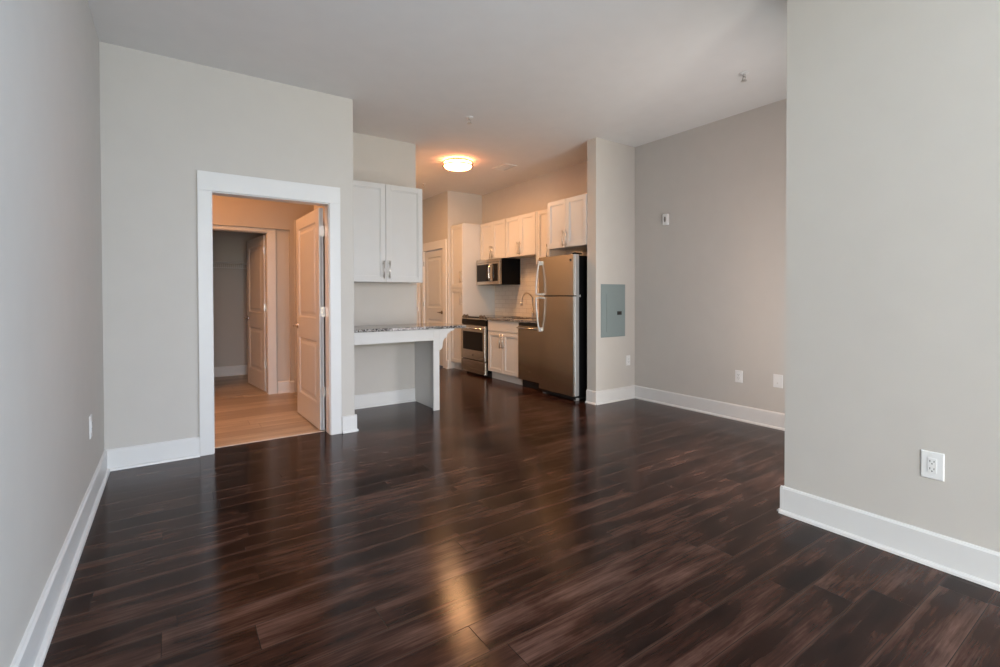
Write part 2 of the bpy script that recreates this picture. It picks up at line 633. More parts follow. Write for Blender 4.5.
def baseboard(name, runs, hgt=0.152):
    """runs: (x0,y0,x1,y1,nx,ny) along the wall face, normal pointing into the room"""
    mb = MB()
    pr = base_profile(hgt)
    for x0, y0, x1, y1, nx, ny in runs:
        a = [mb.bm.verts.new((x0 + nx * d, y0 + ny * d, z)) for d, z in pr]
        b = [mb.bm.verts.new((x1 + nx * d, y1 + ny * d, z)) for d, z in pr]
        mb.bm.faces.new(a)
        mb.bm.faces.new(b[::-1])
        for i in range(len(pr)):
            j = (i + 1) % len(pr)
            mb.bm.faces.new((a[i], b[i], b[j], a[j]))
    return struct(name, mb, M['trim'])


tb = 0.034
baseboard('baseboard_left', [(XL, YL, XL, Y1, 1, 0)])
baseboard('baseboard_back', [(XL, Y1, 0.174, Y1, 0, -1)])
baseboard('baseboard_back_end', [(1.273, Y1, 1.391 + tb * .5, Y1, 0, -1), (1.391, Y1 - tb * .5, 1.391, Y2, 1, 0)])
baseboard('baseboard_niche', [(1.391, Y2, 2.384, Y2, 0, -1)])
baseboard('baseboard_partition', [(4.006 - tb * .5, 3.91, XR, 3.91, 0, -1), (4.006, 3.91 - tb * .5, 4.006, 4.05, -1, 0)])
baseboard('baseboard_right', [(XR, 1.339, XR, 3.91, -1, 0)])
baseboard('baseboard_near', [(2.888, YR, 2.888, 1.339 + tb * .5, -1, 0), (2.888 - tb * .5, 1.339, 3.01, 1.339, 0, 1)])
baseboard('baseboard_pantry', [(3.917, 7.285, 3.917, 7.332, -1, 0)])
baseboard('baseboard_closet', [(-0.7, 8.66, 1.25, 8.66, 0, -1)])
baseboard('baseboard_bedroom', [(1.125, 6.71, 1.27, 6.71, 0, -1), (1.255, 6.65, 1.31, 6.65, 0, -1)])


# ------------------------------------------------------------------ door casings and jambs
def casing_y(name, x0, x1, ztop, yface, sgn, depth, wl=0.095, head=0.148, sides=(True, True)):
    """flat casing round an opening in a wall facing -y (sgn=-1) with jamb running back to depth"""
    mb = MB()
    t = 0.02
    y0, y1 = sorted((yface, yface + sgn * t))
    if sides[0]:
        mb.box(x0 - wl, x0, y0, y1, 0, ztop)
    if sides[1]:
        mb.box(x1, x1 + wl, y0, y1, 0, ztop)
    mb.box(x0 - wl, x1 + wl, y0 - .002, y1 + .001, ztop, ztop + head)
    # jamb
    j = 0.014
    ya, yb = sorted((yface, depth))
    if sides[0]:
        mb.box(x0 - j + .006, x0 + .006, ya, yb, 0, ztop - .004)
    if sides[1]:
        mb.box(x1 - .006, x1 + j - .006, ya, yb, 0, ztop - .004)
    mb.box(x0 - j + .006, x1 + j - .006, ya, yb, ztop - .008, ztop + .008)
    return struct(name, mb, M['trim'], bevel=0.0025)


casing_y('trim_1', 0.269, 1.172, 2.076, Y1, -1, 4.545)
casing_y('trim_2', 0.146, 1.014, 2.062, 6.71, -1, 6.83)
casing_y('trim_3', 1.415, 2.135, 2.085, 6.65, -1, 6.83)
mb = MB()                                   # casing of the hall door, in the wall facing -x
mb.box(3.897, 3.917, 7.334, 7.460, 0, 2.084)
mb.box(3.897, 3.917, 8.228, 8.325, 0, 2.084)
mb.box(3.895, 3.917, 7.334, 8.325, 2.084, 2.228)
mb.box(3.917, 4.03, 7.452, 7.466, 0, 2.084)
mb.box(3.917, 4.03, 8.222, 8.236, 0, 2.084)
mb.box(3.917, 4.03, 7.452, 8.236, 2.078, 2.092)
struct('trim_4', mb, M['trim'], bevel=0.0025)
casing_y('trim_5', 2.985, 3.882, 2.085, 8.40, -1, 8.52, wl=0.03)
struct('trim_6', MB().prism([(YT - .013, 0), (YT - .009, .004), (YT + .006, .004), (YT + .010, 0)], 0, 0.277, 1.164), mat('threshold_strip', (0.62, 0.55, 0.47, 1), 0.35))
struct('trim_7', MB().prism([(6.765, 0), (6.769, .0035), (6.787, .0035), (6.791, 0)], 0, 0.16, 1.0), mat('closet_strip', (0.42, 0.34, 0.25, 1), 0.4))


# ------------------------------------------------------------------ panel doors
def door_leaf(w, h, t, z_mid, mtx, st=0.115, top=0.115, bot=0.235, lock=0.21):
    """two-panel moulded leaf; local x 0..w from the hinge, y 0..t, z 0..h; panels raised on both faces"""
    mb = MB()
    d = 0.011
    mb.box(0, w, d, t - d, 0, h)
    for x0, x1 in ((0, st), (w - st, w)):
        mb.box(x0, x1, 0, t, 0, h)
    for z0, z1 in ((0, bot), (z_mid, z_mid + lock), (h - top, h)):
        mb.box(st, w - st, 0, t, z0, z1)
    for z0, z1 in ((bot, z_mid), (z_mid + lock, h - top)):
        for base, topl, sg in ((d, 0.002, 1), (t - d, t - 0.002, -1)):
            # sloped sticking round the panel and the raised field
            a, c = 0.034, 0.062
            mb.frustum(1, base, topl, (st + a, w - st - a, z0 + a, z1 - a), (st + c, w - st - c, z0 + c, z1 - c))
            e = 0.014
            out = 0.0 if sg == 1 else t
            for (p, q, r, s) in ((st, st + e, z0, z1), (w - st - e, w - st, z0, z1)):
                mb.prism([(st if p == st else w - st, out), (q if p == st else p, base), (st if p == st else w - st, base)], 2, z0, z1)
            for zz, sgn in ((z0, 1), (z1, -1)):
                v = [(out, zz), (base, zz), (base, zz + sgn * e)]
                mb.prism(v, 0, st, w - st)
    for v in mb.bm.verts:
        v.co = mtx @ v.co
    return mb


def hinge(parent, p, size=0.09):
    """butt hinge: leaf plate on the door edge plus the knuckle barrel; p = knuckle centre"""
    mb = MB()
    x, y, z = p
    mb.tube([(x, y, z - size / 2), (x, y, z + size / 2)], 0.0065, 10)
    mb.box(x - .038, x - .002, y - .0015, y + .0025, z - size / 2, z + size / 2)
    o = mb.build('hinge', M['nickel'], parent, smooth=False)
    return o


def lever(parent, origin, out, along, m=None, length=0.105):
    """rose and lever handle; out = direction off the door face, along = direction of the lever"""
    o, n, a = Vector(origin), Vector(out).normalized(), Vector(along).normalized()
    mb = MB()
    zq = n.to_track_quat('Z', 'Y').to_matrix().to_4x4()
    zq.translation = o
    mb.lathe([(0.001, 0.0), (0.032, 0.0), (0.032, 0.006), (0.026, 0.010), (0.011, 0.012), (0.011, 0.045), (0.012, 0.052), (0.001, 0.054)], 20, zq)
    s = o + n * 0.043
    mb.tube([s - a * .004, s + a * .02, s + a * .06 + Vector((0, 0, -.002)), s + a * length + Vector((0, 0, .004))], .008, 10, radii=[.009, .0085, .0075, .006])
    return mb.build('door_handle', m or M['chrome'], parent, smooth=True)


def door(name, mtx, w, h, t, z_mid, **k):
    o = struct(name, door_leaf(w, h, t, z_mid, mtx, **k), M['door'], bevel=0.002)
    return o


# bedroom door, swung open into the bedroom against the right-hand side
ang = math.radians(91.2)
m1 = Matrix.Translation((1.161, 4.572, 0.012)) @ Matrix.Rotation(ang, 4, 'Z')
d1 = door('door_1', m1, 0.88, 2.045, 0.04, 0.815)
# local x runs away from the hinge (world +y), local +y is world -x: the face seen from the living room
for z in (0.365, 1.105, 1.845):
    hinge(d1, (1.1635, 4.566, z))
hp = m1 @ Vector((0.815, 0.04, 0.93))
lever(d1, hp, m1.to_3x3() @ Vector((0, 1, 0)), m1.to_3x3() @ Vector((-1, 0, 0)))
hp = m1 @ Vector((0.815, 0.0, 0.93))
lever(d1, hp, m1.to_3x3() @ Vector((0, -1, 0)), m1.to_3x3() @ Vector((-1, 0, 0)))
# closet door, swung into the closet
ang = math.radians(96.5)
m2 = Matrix.Translation((1.03, 6.875, 0.012)) @ Matrix.Rotation(ang, 4, 'Z')
d2 = door('door_2', m2, 0.86, 2.03, 0.036, 0.81)
for z in (0.365, 1.105, 1.845):
    hinge(d2, (1.028, 6.866, z))
lever(d2, m2 @ Vector((0.80, 0.036, 0.93)), m2.to_3x3() @ Vector((0, 1, 0)), m2.to_3x3() @ Vector((-1, 0, 0)))
# door of the hall closet beside the pantry cabinet, shut
m3 = Matrix.Translation((3.962, 8.219, 0.02)) @ Matrix.Rotation(-PI / 2, 4, 'Z')
m3 = m3 @ Matrix.Translation((0, -0.036, 0))
d3 = door('door_3', m3, 0.750, 2.050, 0.036, 0.81, st=0.10)
for z in (0.365, 1.105, 1.845):
    hinge(d3, (3.921, 8.223, z))
lever(d3, (3.926, 7.545, 0.962), (-1, 0, 0), (0, 1, 0), M['bronze'])
# entry door at the end of the hall, shut
m4 = Matrix.Translation((3.874, 8.47, 0.012)) @ Matrix.Rotation(PI, 4, 'Z')
d4 = door('door_4', m4, 0.880, 2.06, 0.04, 0.81)
for z in (0.365, 1.00, 1.845):
    hinge(d4, (3.876, 8.424, z))
lever(d4, (3.06, 8.43, 0.955), (0, -1, 0), (1, 0, 0))
# closed door of the bath beyond the bedroom
m5 = Matrix.Translation((2.128, 6.74, 0.012)) @ Matrix.Rotation(PI, 4, 'Z')
d5 = door('door_5', m5, 0.706, 2.06, 0.036, 0.81, st=0.10)
lever(d5, (1.49, 6.704, 0.955), (0, -1, 0), (1, 0, 0))


# ------------------------------------------------------------------ shaker cabinet pieces
def shaker(axis, face, back, a0, a1, z0, z1, fr=0.055):
    """frame-and-panel door. axis 0: door in the y-z plane (face at x=face, body back at x=back); axis 1: in the x-z plane"""
    mb = MB()
    s = 1 if back > face else -1
    rec = face + s * 0.012

    def bx(p0, p1, f0, b0, q0, q1):
        lo, hi = sorted((f0, b0))
        if axis == 0:
            mb.box(lo, hi, p0, p1, q0, q1)
        else:
            mb.box(p0, p1, lo, hi, q0, q1)
    bx(a0, a0 + fr, face, back, z0, z1)
    bx(a1 - fr, a1, face, back, z0, z1)
    bx(a0 + fr, a1 - fr, face, back, z0, z0 + fr)
    bx(a0 + fr, a1 - fr, face, back, z1 - fr, z1)
    bx(a0 + fr, a1 - fr, rec, back, z0 + fr, z1 - fr)
    # small inner bead
    e = 0.011
    mid = face + s * 0.006
    bx(a0 + fr, a0 + fr + e, mid, rec, z0 + fr, z1 - fr)
    bx(a1 - fr - e, a1 - fr, mid, rec, z0 + fr, z1 - fr)
    bx(a0 + fr + e, a1 - fr - e, mid, rec, z0 + fr, z0 + fr + e)
    bx(a0 + fr + e, a1 - fr - e, mid, rec, z1 - fr - e, z1 - fr)
    return mb


def bar_pull(parent, face, axis, a, zc, length=0.20, horizontal=False):
    """bar pull standing off a cabinet front that faces -x (axis 0) or -y (axis 1)"""
    mb = MB()
    off = face - 0.032

    def P(d, u, z):
        return (d, u, z) if axis == 0 else (u, d, z)
    mb.tube([P(off, a, zc - length / 2), P(off, a, zc + length / 2)], 0.0062, 10)
    for s in (-1, 1):
        mb.tube([P(off, a, zc + s * length * .36), P(face + .001, a, zc + s * length * .36)], 0.0048, 8)
    return mb.build('handle', M['nickel'], parent, smooth=True)


def cabinet_doors(root, axis, face, thick, a0, a1, z0, z1, n, pull_z, pull_len=0.16, handles='pair', fr=0.055):
    gap = 0.0045
    wdt = (a1 - a0 - gap * (n + 1)) / n
    out = []
    for i in range(n):
        p0 = a0 + gap + i * (wdt + gap)
        d = shaker(axis, face, face + thick, p0, p0 + wdt, z0, z1, fr).build('door', M['cab'], root, bevel=0.0015)
        if handles == 'pair' and n == 2:
            ua = p0 + wdt - 0.03 if i == 0 else p0 + 0.03
        elif handles == 'low':
            ua = p0 + 0.03
        else:
            ua = p0 + wdt - 0.03
        bar_pull(d, face, axis, ua, pull_z, pull_len)
        out.append(d)
    return out


# ------------------------------------------------------------------ niche: wall cabinet and desk
r = thing('wall_cabinet', 'white two-door wall cabinet hung in the niche above the granite breakfast desk', 'cabinet', (1.872, Y2, 1.395))
mb = MB().box(1.474, 2.344, 4.977, Y2 - .001, 1.397, 2.45)
mb.box(1.392, 1.474, 4.965, Y2 - .001, 1.397, 2.45)
mb.build('cabinet_body', M['cab'], r, bevel=0.002)
cabinet_doors(r, 1, 4.955, 0.02, 1.474, 2.344, 1.400, 2.447, 2, 1.53, 0.19)
# desk: apron, end panel, corbel
r = thing('breakfast_desk', 'white painted built-in desk base with open knee space and scrolled side corbel', 'desk', (1.88, 4.99, 0))
B(1.394, 2.342, 4.700, 4.722, 0.765, 0.889).build('apron', M['cab'], r, bevel=0.0015)
B(2.342, 2.414, 4.700, 4.722, 0.0, 0.889).build('front_stile', M['cab'], r, bevel=0.0015)
B(2.386, 2.414, 4.722, Y2 - .001, 0.0, 0.889).build('end_panel', M['cab'], r)
prof = [(2.414, 0.889), (2.60, 0.889), (2.60, 0.872), (2.585, 0.868)]
for k in range(9):                      # two-lobed scroll of the bracket
    a = PI / 2 * k / 8
    prof.append((2.580 - 0.070 * math.sin(a), 0.862 - 0.058 * (1 - math.cos(a))))
prof.append((2.502, 0.798))
for k in range(9):
    a = PI / 2 * k / 8
    prof.append((2.500 - 0.045 * math.sin(a), 0.790 - 0.085 * (1 - math.cos(a))))
for k in range(1, 7):
    a = PI * 0.5 * k / 6
    prof.append((2.455 - 0.041 * (1 - math.cos(a)), 0.705 - 0.050 * math.sin(a)))
MB().prism(prof, 1, 4.700, 4.742).build('corbel', M['cab'], r, bevel=0.001)
B(1.394, 2.384, 5.26, Y2 - .001, 0.845, 0.889).build('wall_cleat', M['cab'], r)
t = B(1.393, 2.735, 4.668, Y2 - .001, 0.889, 0.920).build('countertop', M['granite'], None, bevel=0.004, loc=(2.06, 4.98, 0.889))
tag(t, 'speckled granite top of the breakfast desk with an overhanging right end', 'countertop')

# ------------------------------------------------------------------ kitchen run along the right-hand wall
FX = 3.965      # base fronts
KW = KX - 0.001
# pantry
r = thing('pantry_cabinet', 'tall white pantry cabinet in the kitchen corner left of the range', 'cabinet', (4.28, 7.09, 0))
B(3.987, KW, 6.885, 7.298, 0.11, 2.452).build('cabinet_body', M['cab'], r, bevel=0.002)
B(4.035, KW, 6.90, 7.29, 0.0, 0.11).build('toe_kick', M['cab'], r)
for z0, z1, pz in ((0.125, 1.375, 1.20), (1.384, 2.440, 1.56)):
    d = shaker(0, FX, 3.987, 6.888, 7.292, z0, z1).build('door', M['cab'], r, bevel=0.0015)
    bar_pull(d, FX, 0, 6.915, pz)

# range
r = thing('kitchen_range', 'stainless steel slide-in kitchen range with black oven window', 'stove', (4.275, 6.502, 0))
B(3.97, 4.57, 6.127, 6.878, 0.06, 0.90).build('range_body', M['black'], r, bevel=0.003)
B(4.025, 4.545, 6.152, 6.852, 0.0, 0.06).build('plinth', M['blackplastic'], r)
B(3.955, 4.585, 6.122, 6.881, 0.900, 0.921).build('cooktop', M['blackglass'], r, bevel=0.003)
mb = MB().prism([(3.953, 0.868), (3.93, 0.880), (3.93, 0.893), (4, 0.925), (4.015, 0.9215), (4.015, 0.868)], 1, 6.142, 6.862)
fas = mb.build('control_panel', M['steel'], r, bevel=0.002)
B(3.943, 3.975, 6.137, 6.869, 0.795, 0.868).build('vent_band', M['blackglass'], r)
nrm = Vector((-0.032, 0, 0.070)).normalized()
for y in (6.797, 6.707, 6.297, 6.207):
    q = nrm.to_track_quat('Z', 'Y').to_matrix().to_4x4()
    q.translation = Vector((3.96, y, 0.9065))
    MB().lathe([(0.001, 0), (0.030, 0), (0.030, 0.008), (0.023, 0.012), (0.021, 0.044), (0.001, 0.046)], 20, q).build('knob', M['bronze'], fas, smooth=False)
od = B(3.925, 3.97, 6.147, 6.862, 0.245, 0.787).build('oven_door', M['steel'], r, bevel=0.004)
B(3.922, 3.931, 6.207, 6.802, 0.395, 0.685).build('oven_window', M['blackglass'], od, bevel=0.002)
mb = MB().tube([(3.88, 6.172, 0.742), (3.88, 6.837, 0.742)], 0.012, 12)
for y in (6.194, 6.815):
    mb.tube([(3.88, y, 0.742), (3.926, y, 0.742)], 0.010, 10)
mb.build('oven_handle', M['chrome'], od, smooth=True)
q = Vector((-1, 0, 0)).to_track_quat('Z', 'Y').to_matrix().to_4x4()


def badge(parent, x, y, z, rad, m):
    t_ = q.copy()
    t_.translation = Vector((x, y, z))
    o = MB().lathe([(0.001, 0), (rad, 0), (rad, 0.0015), (rad * .85, 0.003), (0.001, 0.003)], 20, t_).build('badge', m, parent, smooth=False)
    return o


badge(od, 3.925, 6.497, 0.315, 0.014, M['badge'])
B(3.928, 3.97, 6.142, 6.867, 0.035, 0.232).build('drawer', M['steel'], r, bevel=0.004)

# sink base cabinet
r = thing('base_cabinet', 'white two-door base cabinet under the sink, between range and dishwasher', 'cabinet', (4.28, 5.73, 0))
B(3.987, KW, 5.330, 6.117, 0.11, 0.886).build('cabinet_body', M['cab'], r, bevel=0.002)
B(4.035, KW, 5.335, 6.112, 0.0, 0.11).build('toe_kick', M['cab'], r)
B(FX, 3.987, 5.333, 6.114, 0.722, 0.880).build('drawer_front', M['cab'], r, bevel=0.003)
cabinet_doors(r, 0, FX, 0.022, 5.330, 6.117, 0.116, 0.714, 2, 0.585, 0.20)

# dishwasher
r = thing('dishwasher', 'stainless steel dishwasher built in beside the refrigerator under the granite', 'dishwasher', (4.28, 5.08, 0))
B(3.99, 4.57, 4.842, 5.325, 0.10, 0.870).build('tub', M['black'], r)
d = B(3.948, 3.99, 4.840, 5.325, 0.105, 0.838).build('door', M['steel_v'], r, bevel=0.004)
B(3.956, 3.99, 4.840, 5.325, 0.840, 0.878).build('control_strip', M['blackplastic'], r, bevel=0.002)
mb = MB().tube([(3.915, 4.86, 0.812), (3.915, 5.305, 0.812)], 0.011, 10)
for y in (4.885, 5.28):
    mb.tube([(3.915, y, 0.812), (3.95, y, 0.812)], 0.009, 8)
mb.build('handle', M['steel'], d, smooth=True)
badge(d, 3.948, 5.078, 0.222, 0.014, M['chrome'])
B(4.015, 4.53, 4.85, 5.315, 0.0, 0.10).build('toe_panel', M['blackplastic'], r)

# kitchen worktop with an undermounted sink
mb = MB()
mb.box(3.945, 4.09, 4.835, 6.122, 0.887, 0.918)
mb.box(4.49, KW, 4.835, 6.122, 0.887, 0.918)
mb.box(4.09, 4.49, 4.835, 5.42, 0.887, 0.918)
mb.box(4.09, 4.49, 6.04, 6.122, 0.887, 0.918)
ct = mb.build('kitchen_worktop', M['granite'], None, bevel=0.0, loc=(4.27, 5.48, 0.887))
tag(ct, 'speckled granite kitchen worktop over the dishwasher and sink cabinet', 'countertop')
mb = MB()
mb.box(4.082, 4.09, 5.412, 6.048, 0.888, 0.9)
mb.box(4.49, 4.498, 5.412, 6.048, 0.888, 0.9)
mb.box(4.082, 4.498, 5.412, 5.42, 0.888, 0.9)
mb.box(4.082, 4.498, 6.04, 6.048, 0.888, 0.9)
mb.box(4.082, 4.498, 5.412, 6.048, 0.8866, 0.8885)
mb.build('sink_basin', M['steel'], ct)

# faucet
r = thing('faucet', 'gooseneck kitchen faucet standing on the granite in front of the white tile', 'faucet', (4.535, 5.745, 0.918))
MB().lathe([(0.001, 0.918), (0.030, 0.918), (0.030, 0.926), (0.023, 0.932), (0.021, 0.99), (0.014, 1.00), (0.001, 1.0)], 20,
           Matrix.Translation((4.535, 5.745, 0))).build('base', M['nickel'], r, smooth=False)
pts = [(4.535, 5.745, 0.99), (4.535, 5.745, 1.18)]
for k in range(1, 13):
    a = PI * k / 12
    pts.append((4.535 - 0.105 * (1 - math.cos(a)), 5.745, 1.18 + 0.105 * math.sin(a)))
pts.append((4.325, 5.745, 1.16))
MB().tube(pts, 0.0125, 12).build('neck', M['nickel'], r, smooth=True)
MB().tube([(4.325, 5.745, 1.165), (4.323, 5.745, 1.10)], 0.017, 12).build('spray_head', M['nickel'], r, smooth=True)
MB().tube([(4.535, 5.72, 0.965), (4.53, 5.675, 0.975), (4.525, 5.64, 1.0)], 0.007, 8).build('lever', M['nickel'], r, smooth=True)

# backsplash
struct('wall_backsplash', B(KX - 0.010, KX, 4.90, 6.876, 0.919, 1.85), M['tile'])

# over-the-range microwave
r = thing('microwave', 'stainless over-the-range microwave with black side under the wall cabinets', 'microwave', (4.4, 6.48, 1.428))
B(4.235, KW - .012, 6.140, 6.830, 1.428, 1.838).build('case', M['black'], r, bevel=0.002)
B(4.203, 4.235, 6.140, 6.830, 1.786, 1.838).build('vent_grille', M['steel'], r, bevel=0.002)
d = B(4.200, 4.235, 6.140, 6.830, 1.431, 1.783).build('door', M['steel'], r, bevel=0.003)
B(4.197, 4.204, 6.415, 6.808, 1.482, 1.756).build('door_window', M['blackglass'], d, bevel=0.001)
B(4.1975, 4.204, 6.195, 6.345, 1.482, 1.756).build('control_panel', M['blackglass'], r, bevel=0.001)
mb = MB().tube([(4.17, 6.38, 1.482), (4.153, 6.38, 1.54), (4.153, 6.38, 1.69), (4.17, 6.38, 1.752)], 0.011, 10)
for z in (1.488, 1.746):
    mb.tube([(4.167, 6.38, z), (4.202, 6.38, z)], 0.012, 10)
mb.build('handle', M['chrome'], d, smooth=True)


# wall cabinets
def upper(name, label, a0, a1, n, face, z0, z1, pz, back=KW, handles='pair'):
    rr = thing(name, label, 'cabinet', ((face + back) / 2, (a0 + a1) / 2, z0))
    B(face + .022, back, a0 + .001, a1 - .001, z0, z1).build('cabinet_body', M['cab'], rr, bevel=0.002)
    cabinet_doors(rr, 0, face, 0.020, a0, a1, z0 + .003, z1 - .003, n, pz, 0.20, handles)
    return rr


upper('wall_cabinet', 'short white two-door wall cabinet directly above the microwave', 6.140, 6.874, 2, 4.305, 1.842, 2.452, 1.955)
upper('wall_cabinet', 'white two-door wall cabinet above the sink and faucet', 5.384, 6.136, 2, 4.305, 1.842, 2.452, 1.955)
r = upper('wall_cabinet', 'narrow white one-door wall cabinet between sink cabinet and refrigerator cabinet', 5.07, 5.350, 1, 4.305, 1.75, 2.452, 1.86, handles='low')
B(4.305, KW - .011, 5.352, 5.381, 1.70, 2.452).build('side_panel', M['cab'], r, bevel=0.0015)
upper('wall_cabinet', 'deep white two-door wall cabinet above the refrigerator', 4.058, 4.762, 2, 4.000, 1.843, 2.440, 1.95)

# refrigerator
r = thing('refrigerator', 'tall stainless steel top-freezer refrigerator beside the electrical panel wall', 'refrigerator', (4.28, 4.475, 0))
B(3.972, 4.58, 4.150, 4.800, 0.035, 1.722).build('cabinet_body', M['black'], r, bevel=0.004)


def fridge_door(name, z0, z1):
    """slightly bowed door: rounded corners in plan, silver edge caps as a sub-part"""
    y0, y1 = 4.142, 4.805
    prof = []
    for k in range(13):
        t_ = k / 12
        yy = y0 + 0.012 + (y1 - y0 - 0.024) * t_
        prof.append((3.884 - 0.010 * (1 - (2 * t_ - 1) ** 2), yy))
    prof = [(3.893, y0 + 0.002)] + prof + [(3.893, y1 - 0.002)]
    mb_ = MB().prism(prof + [(3.9, y1 - .001), (3.9, y0 + .001)], 2, z0 + .002, z1 - .002)
    o = mb_.build(name, M['steel_v'], r)
    B(3.899, 3.966, y0, y1, z0, z1).build('door_edge', M['silver'], o, bevel=0.005)
    return o


fz = fridge_door('freezer_door', 1.250, 1.735)
fr_ = fridge_door('fridge_door', 0.062, 1.240)


def bow(zs, ends):
    """bowed bar handle: far from the door where the two doors meet, joined to it by lugs"""
    p = []
    for k in range(13):
        t_ = k / 12
        z = zs[0] + (zs[1] - zs[0]) * t_
        p.append((3.875 - 0.018 - 0.047 * math.sin(PI / 2 * t_) ** 0.8, 4.757, z))
    mb_ = MB().tube(p, 0.011, 12)
    za = zs[0]
    lo, hi = sorted((za - 0.022 if zs[1] > zs[0] else za + 0.022, za + (0.03 if zs[1] > zs[0] else -0.03)))
    mb_.box(3.848, 3.886, 4.742, 4.772, lo, hi)
    zb = zs[1]
    mb_.box(3.812, 3.884, 4.750, 4.764, zb - .008, zb + .008)
    return mb_


bow((1.665, 1.268), 0).build('handle', M['silver'], fz, bevel=0.002)
bow((0.815, 1.222), 0).build('handle', M['silver'], fr_, bevel=0.002)
badge(fz, 3.882, 4.200, 1.668, 0.017, M['badge'])
B(3.935, 4.56, 4.170, 4.780, 0.012, 0.058).build('base_grille', M['blackplastic'], r)
for y in (4.165, 4.745):
    B(3.94, 3.99, y, y + .045, 0.0, 0.034).build('roller_foot', M['silver'], r, bevel=0.004)
B(3.91, 4.02, 4.150, 4.20, 1.736, 1.756).build('hinge_cover', M['black'], r, bevel=0.004)
B(3.92, 3.985, 4.136, 4.141, 1.232, 1.258).build('centre_hinge', M['silver'], r)


# ------------------------------------------------------------------ electrical panel
r = thing('electrical_panel', 'grey metal electrical breaker panel set in the white partition wall', 'electrical panel', (4.287, 3.91, 0.762))
B(4.083, 4.491, 3.902, 3.9095, 0.762, 1.381).build('cover', M['panelgrey'], r, bevel=0.002)
d = B(4.170, 4.470, 3.897, 3.9018, 0.822, 1.268).build('panel_door', M['panelgrey'], r, bevel=0.002)
mb = B(4.345, 4.418, 3.892, 3.8975, 1.020, 1.062)
mb.box(4.372, 4.392, 3.886, 3.8925, 1.030, 1.052)
mb.build('latch', M['blackplastic'], d, bevel=0.001)


# ------------------------------------------------------------------ outlets
def frame_at(p, n):
    """matrix whose local z points along n, local y up"""
    n = Vector(n).normalized()
    up = Vector((0, 0, 1))
    s = up.cross(n).normalized()
    m_ = Matrix((s, up, n)).transposed().to_4x4()
    m_.translation = Vector(p)
    return m_


def outlet(label, p, n, kind='duplex', w=0.078, h=0.122, name='wall_outlet', cat='outlet', t=0.006):
    rr = thing(name, label, cat, p)
    m_ = frame_at(p, n)
    mb_ = MB()
    mb_.frustum(2, 0.0005, t, (-w / 2, w / 2, -h / 2, h / 2), (-w / 2 + .004, w / 2 - .004, -h / 2 + .004, h / 2 - .004))
    for v in mb_.bm.verts:
        v.co = m_ @ v.co
    pl = mb_.build('cover_plate', M['plate'], rr, bevel=0.001)
    if kind in ('duplex', 'decora', 'blank'):
        mb_ = MB().box(-.0165, .0165, -.0335, .0335, t - .001, t + .0022)
        for v in mb_.bm.verts:
            v.co = m_ @ v.co
        o = mb_.build('receptacle' if kind != 'blank' else 'insert', M['plate'], rr, bevel=0.001)
        mb_ = MB()
        if kind != 'blank':
            for cy in (-.017, .017):
                mb_.box(-.0085, -.006, cy - .002, cy + .0075, t + .0018, t + .0028)
                mb_.box(.006, .0085, cy - .001, cy + .0065, t + .0018, t + .0028)
                q_ = Matrix.Translation((0, cy - .0085, t + .0018))
                mb_.lathe([(0.0005, 0), (0.0028, 0), (0.0028, 0.001), (0.0005, 0.001)], 10, q_)
            for v in mb_.bm.verts:
                v.co = m_ @ v.co
            mb_.build('socket_slots', M['slot'], o)
        else:
            mb_.lathe([(0.0005, t + .002), (0.0055, t + .002), (0.0055, t + .006), (0.0005, t + .006)], 12)
            for v in mb_.bm.verts:
                v.co = m_ @ Vector((v.co.x, v.co.y - .018, v.co.z))
            mb_.build('jack', M['nickel'], o)
        for cy in (-h / 2 + .012, h / 2 - .012):
            mb_ = MB().lathe([(0.0005, 0), (0.003, 0), (0.002, 0.0012), (0.0005, 0.0012)], 10, Matrix.Translation((0, cy, t - .0005)))
            for v in mb_.bm.verts:
                v.co = m_ @ v.co
            mb_.build('screw', M['plate'], pl)
    return rr


outlet('white duplex outlet on the near right wall above the baseboard, closest to the viewer', (2.888, 0.693, 0.459), (-1, 0, 0), w=0.085, h=0.128)
outlet('white duplex outlet on the far right wall, the left one of its two plates', (XR, 2.601, 0.437), (-1, 0, 0))
outlet('white jack plate on the far right wall beside the near wall corner', (XR, 2.226, 0.445), (-1, 0, 0), kind='blank', w=0.088, h=0.124, name='jack_plate', cat='jack plate')
outlet('small white outlet on the partition wall below the grey electrical panel', (4.552, 3.91, 0.464), (0, -1, 0), w=0.074, h=0.122)
outlet('white outlet on the left wall seen nearly edge-on by the room corner', (XL, 3.715, 0.475), (1, 0, 0), h=0.136)

# small sensor high on the right wall
r = thing('wall_sensor', 'small white box sensor mounted high on the far right wall', 'sensor', (XR, 3.452, 2.112))
m_ = frame_at((XR, 3.452, 2.112), (-1, 0, 0))
mb = MB().box(-.035, .035, -.062, .062, 0.0005, .034)
for v in mb.bm.verts:
    v.co = m_ @ v.co
ho = mb.build('housing', M['plate'], r, bevel=0.006)
mb = MB()
mb.lathe([(0.0005, 0), (0.020, 0), (0.017, 0.006), (0.0005, 0.009)], 20)
for v in mb.bm.verts:
    v.co = m_ @ Vector((v.co.x * .6, v.co.y * 1.7, v.co.z + .0335))
mb.build('sensor_eye', mat('sensor_lens', (0.22, 0.20, 0.18, 1), 0.25), r, smooth=True)


# ------------------------------------------------------------------ ceiling fixtures
def ring(mb_, rad, z, r_, n=48):
    mb_.tube([(rad * math.cos(2 * PI * k / n), rad * math.sin(2 * PI * k / n), z) for k in range(n)], r_, 8, close=True)


